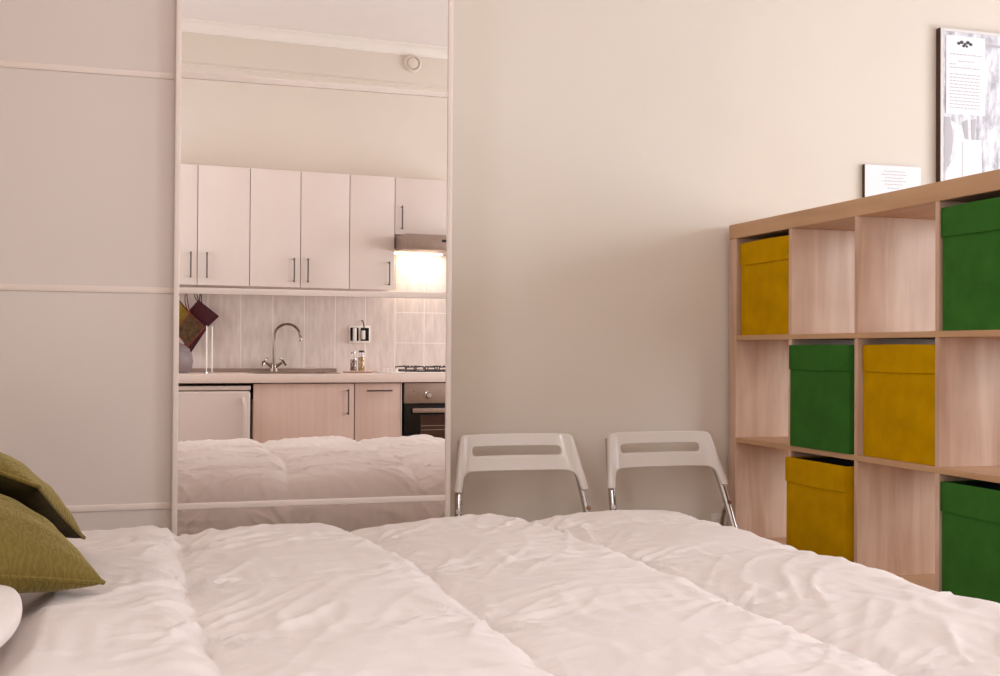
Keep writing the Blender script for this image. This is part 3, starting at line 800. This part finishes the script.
# double wall socket with plugs
so = thing('wall_socket', 'chrome-framed double socket with plugs on the tiles above the jars', 'socket', (1.386, YK, 1.148))
y0 = YK+.0065
MB().box(1.314, 1.458, y0, y0+.010, 1.090, 1.206, .004, 2).build('plate', M['chair_white'], so)
for x in (1.351, 1.421): MB().box(x-.028, x+.028, y0+.009, y0+.012, 1.105, 1.192, .002, 1).build('insert', M['oven_glass'], so)
MB().box(1.338, 1.358, y0+.012, y0+.045, 1.100, 1.19, .006, 2).build('plug', M['trim'], so)
MB().box(1.395, 1.415, y0+.012, y0+.05, 1.115, 1.175, .006, 2).build('plug', M['trim'], so)
MB().tube(catmull([(1.405, y0+.045, 1.17), (1.405, y0+.05, 1.2), (1.402, y0+.035, 1.23), (1.402, y0+.005, 1.24)], 5), .004, 8).build('cord', M['black'], so)

# hanging rail and mitts
YR = K(7.46)
rl = thing('utensil_rail', 'thin steel utensil rail under the wall cabinet', 'rail', (.36, YK, 1.40))
MB().tube([(.06, YR, 1.400), (.60, YR, 1.400)], .005, 10).build('bar', M['steel'], rl)
for x in (.06, .61):
    MB().lathe([(0, 0), (.008, .002), (.010, .01), (.008, .018), (0, .02)], (0, 0, 0), 12, Matrix.Translation((x-.01, YR, 1.400)) @ Matrix.Rotation(PI/2, 4, 'Y')).build('end_knob', M['dark_steel'], rl)
for x in (.12, .56): MB().tube([(x, YK+.003, 1.400), (x, YR, 1.400)], .004, 8).build('bracket', M['steel'], rl)
def holder(name, label, cat, corners, y, m, edge, hook, thick=.014):
    """a quilted cloth with the given (x,z) corners hung by a loop from the rail"""
    o = thing(name, label, cat, (corners[0][0], y, corners[0][1]), 0, 'cloths hanging from the rail')
    cs = [np.array(c) for c in corners]; n = 14
    b = MB()
    for s in (1, -1):
        P = np.zeros((n+1, n+1, 3))
        for i in range(n+1):
            for j in range(n+1):
                u, v = i/n, j/n
                q = cs[0]*(1-u)*(1-v)+cs[1]*u*(1-v)+cs[2]*u*v+cs[3]*(1-u)*v
                w = thick/2*((4*u*(1-u))**.4)*((4*v*(1-v))**.4)*(1+.12*math.sin(u*20)*math.sin(v*20))
                P[i, j] = (q[0], y+s*w, q[1])
        b.grid(P if s == 1 else P[::-1])
    b.build('cloth', m, o)
    rim = [(c[0], y, c[1]) for c in cs]+[(cs[0][0], y, cs[0][1])]
    b = MB()
    for p, q in zip(rim, rim[1:]): b.tube([p, q], thick*.28, 8)
    b.build('binding', edge, o)
    if hook:
        b = MB(); c0 = cs[0]
        b.tube(catmull([(c0[0], y, c0[1]), (hook+.008, (y+YR)/2, (c0[1]+1.40)/2), (hook, YR, 1.408), (hook-.008, (y+YR)/2, (c0[1]+1.40)/2), (c0[0]-.004, y, c0[1]-.004)], 5), .003, 6)
        b.build('loop', edge, o)
    return o
holder('hanging_pot_holder', 'dark maroon quilted pot holder tilted to one side on the rail', 'pot holder', [(.345, 1.345), (.467, 1.25), (.398, 1.183), (.285, 1.272)], YK+.075, M['maroon'], M['maroon'], .33)
holder('hanging_pot_holder', 'olive yellow pot holder at the left edge of the mirror', 'pot holder', [(.215, 1.355), (.292, 1.262), (.232, 1.165), (.125, 1.26)], YK+.105, M['olive_mitt'], M['maroon'], .22)
holder('hanging_oven_mitt', 'brown patterned oven mitt with red edging hanging between pot holders', 'oven mitt', [(.288, 1.265), (.379, 1.178), (.275, 1.060), (.205, 1.15)], YK+.130, M['brown_mitt'], M['red_edge'], .27)
holder('hanging_oven_mitt', 'dark maroon oven mitt hanging lowest, behind the brown one', 'oven mitt', [(.385, 1.215), (.402, 1.18), (.300, 1.020), (.262, 1.07)], YK+.055, M['maroon'], M['maroon'], .36)

pt = thing('cooking_pot', 'grey rounded lidded pot on the worktop below the oven mitts', 'pot', (.195, K(7.25), .9))
MB().lathe([(0, 0), (.085, 0), (.105, .03), (.112, .07), (.104, .115), (.09, .135), (0, .135)], (.195, K(7.25), .9005), 32).build('body', M['pot'], pt)
MB().lathe([(.092, .1355), (.09, .145), (.06, .17), (.02, .186), (0, .188)], (.195, K(7.25), .9005), 32).build('lid', M['pot'], pt)
MB().lathe([(0, .186), (.010, .188), (.016, .2), (.012, .212), (0, .214)], (.195, K(7.25), .9005), 16).build('knob', M['black'], pt)

st = thing('rod_stand', 'chrome stand of two upright rods on the worktop left of the sink', 'stand', (.405, K(7.2), .9))
MB().lathe([(0, 0), (.036, 0), (.034, .006), (.02, .010), (0, .010)], (.405, K(7.2), .9005), 24).build('base', M['chrome'], st)
for x in (.388, .421): MB().tube([(x, K(7.2), .908), (x, K(7.2), 1.185)], .0035, 8).build('rod', M['hobplate'], st)

vt = thing('vent_cap', 'round white vent cap high on the kitchen wall, seen in the mirror', 'vent', (1.735, YK, 2.98))
MB().lathe([(0, 0), (.061, 0), (.061, .012), (.05, .03), (.047, .03), (.044, .016), (0, .016)], (0, 0, 0), 32, Matrix.Translation((1.735, YK+.0005, 2.972)) @ RX).build('ring', M['kwall'], vt)
MB().lathe([(0, .0165), (.036, .0165), (.036, .024), (.02, .03), (0, .03)], (0, 0, 0), 28, Matrix.Translation((1.735, YK+.0005, 2.972)) @ RX).build('cap', M['kwall'], vt)

# the kitchen wall stands slightly askew to the wardrobe
KROT = Matrix.Translation((1.9, YU, 0)) @ Matrix.Rotation(math.radians(-4.3), 4, 'Z') @ Matrix.Translation((-1.913, -YU, 0))
KDX = dict(base_cabinet=-.020, oven=-.010, small_fridge=-.006, worktop=-.01, sink=-.01, trim_3=.028, trim_4=.028, wall_socket=.026, vent_cap=.030, sink_tap=.018,
           glass_jar=.014, serving_board=.014, gas_hob=.022, cooking_pot=.01, hanging_pot_holder=.024, hanging_oven_mitt=.024, utensil_rail=.02)
bpy.context.view_layer.update()
for o in list(C.objects):
    if o.parent is None and (o.name in ('wall_kitchen', 'trim_1', 'trim_2', 'trim_3', 'trim_4') or (o.type == 'EMPTY' and o.location.y < -.3) or o.name == 'serving_board'):
        o.matrix_world = KROT @ Matrix.Translation((KDX.get(o.name.split('.')[0], 0), 0, 0)) @ o.matrix_world

# ------------------------------------------------------------------ light
def area(name, loc, rot, sx, sy, power, col):
    l = bpy.data.lights.new(name, 'AREA'); l.shape = 'RECTANGLE'; l.size = sx; l.size_y = sy; l.energy = power; l.color = col
    o = bpy.data.objects.new(name, l); C.objects.link(o); o.location = loc; o.rotation_euler = rot; return o
DAY = (.86, .945, 1.03)
for i, (y0, y1, z0, z1) in enumerate(WIN):
    area('window_and_fill_light', (XR+.13, (y0+y1)/2, (z0+z1)/2), (0, PI/2, 0), z1-z0-.1, y1-y0-.1, (50, 66)[i], DAY)  # daylight by the shelf, then added fill from the second window
area('window_and_fill_light', (XL-.13, (LW_FILL[0]+LW_FILL[1])/2, (LW_FILL[2]+LW_FILL[3])/2), (0, -PI/2, 0), LW_FILL[3]-LW_FILL[2]-.1, LW_FILL[1]-LW_FILL[0]-.1, 25, DAY)  # fill light through the added left window
l = area('hood_lamp', (1.86, YK+.085, 1.680), (math.radians(-10), 0, 0), .14, .05, 1.6, (1., .95, .86)); bpy.context.view_layer.update(); l.matrix_world = KROT @ l.matrix_world
cl = thing('fill_ceiling_lamp', 'round white flush ceiling lamp, unseen, added for fill light', 'ceiling lamp', (.6, .75, ZC))  # unseen lamp, added to even out the light
MB().lathe([(0, -.03), (.25, -.03), (.262, -.02), (.262, -.001), (0, -.001)], (.6, .75, ZC), 40).build('rim', M['trim'], cl)
MB().lathe([(0, -.055), (.12, -.052), (.2, -.042), (.235, -.031), (0, -.031)], (.6, .75, ZC), 40).build('diffuser', M['diffuser'], cl)
cd = area('ceiling_fill_light', (.6, .75, ZC-.06), (0, 0, 0), .46, .46, 5, (1., .99, 1.0)); cd.data.shape = 'DISK'  # fill light from the added lamp

w = bpy.data.worlds.new('sky'); bpy.context.scene.world = w; w.use_nodes = True
w.node_tree.nodes['Background'].inputs['Color'].default_value = (.9, .95, 1, 1)
w.node_tree.nodes['Background'].inputs['Strength'].default_value = .6

# ------------------------------------------------------------------ camera
f, pit, yaw, rol, h = 1145.78, .0113, .3041, .0062, 1.0446
cy, sy_, cp_, sp_ = math.cos(yaw), math.sin(yaw), math.cos(pit), math.sin(pit)
R0 = Vector((cy, -sy_, 0)); F0 = Vector((sy_*cp_, cy*cp_, sp_)); U0 = Vector((-sy_*sp_, -cy*sp_, cp_))
Rr = R0*math.cos(rol)+U0*math.sin(rol); Ur = -R0*math.sin(rol)+U0*math.cos(rol)
cam = bpy.data.cameras.new('camera'); co = bpy.data.objects.new('camera', cam); C.objects.link(co)
mw = Matrix((Rr, Ur, -F0)).transposed().to_4x4(); mw.translation = (0, 0, h)
co.matrix_world = mw
cam.sensor_width = 36; cam.lens = f*36/1000; cam.clip_start = .02
sc = bpy.context.scene; sc.camera = co
sc.view_settings.view_transform = 'Standard'; sc.view_settings.look = 'None'
sc.view_settings.exposure = .24; sc.view_settings.gamma = 1; sc.view_settings.use_curve_mapping = False
sc.cycles.use_denoising = True
sc.cycles.max_bounces = 12; sc.cycles.diffuse_bounces = 6; sc.cycles.glossy_bounces = 6
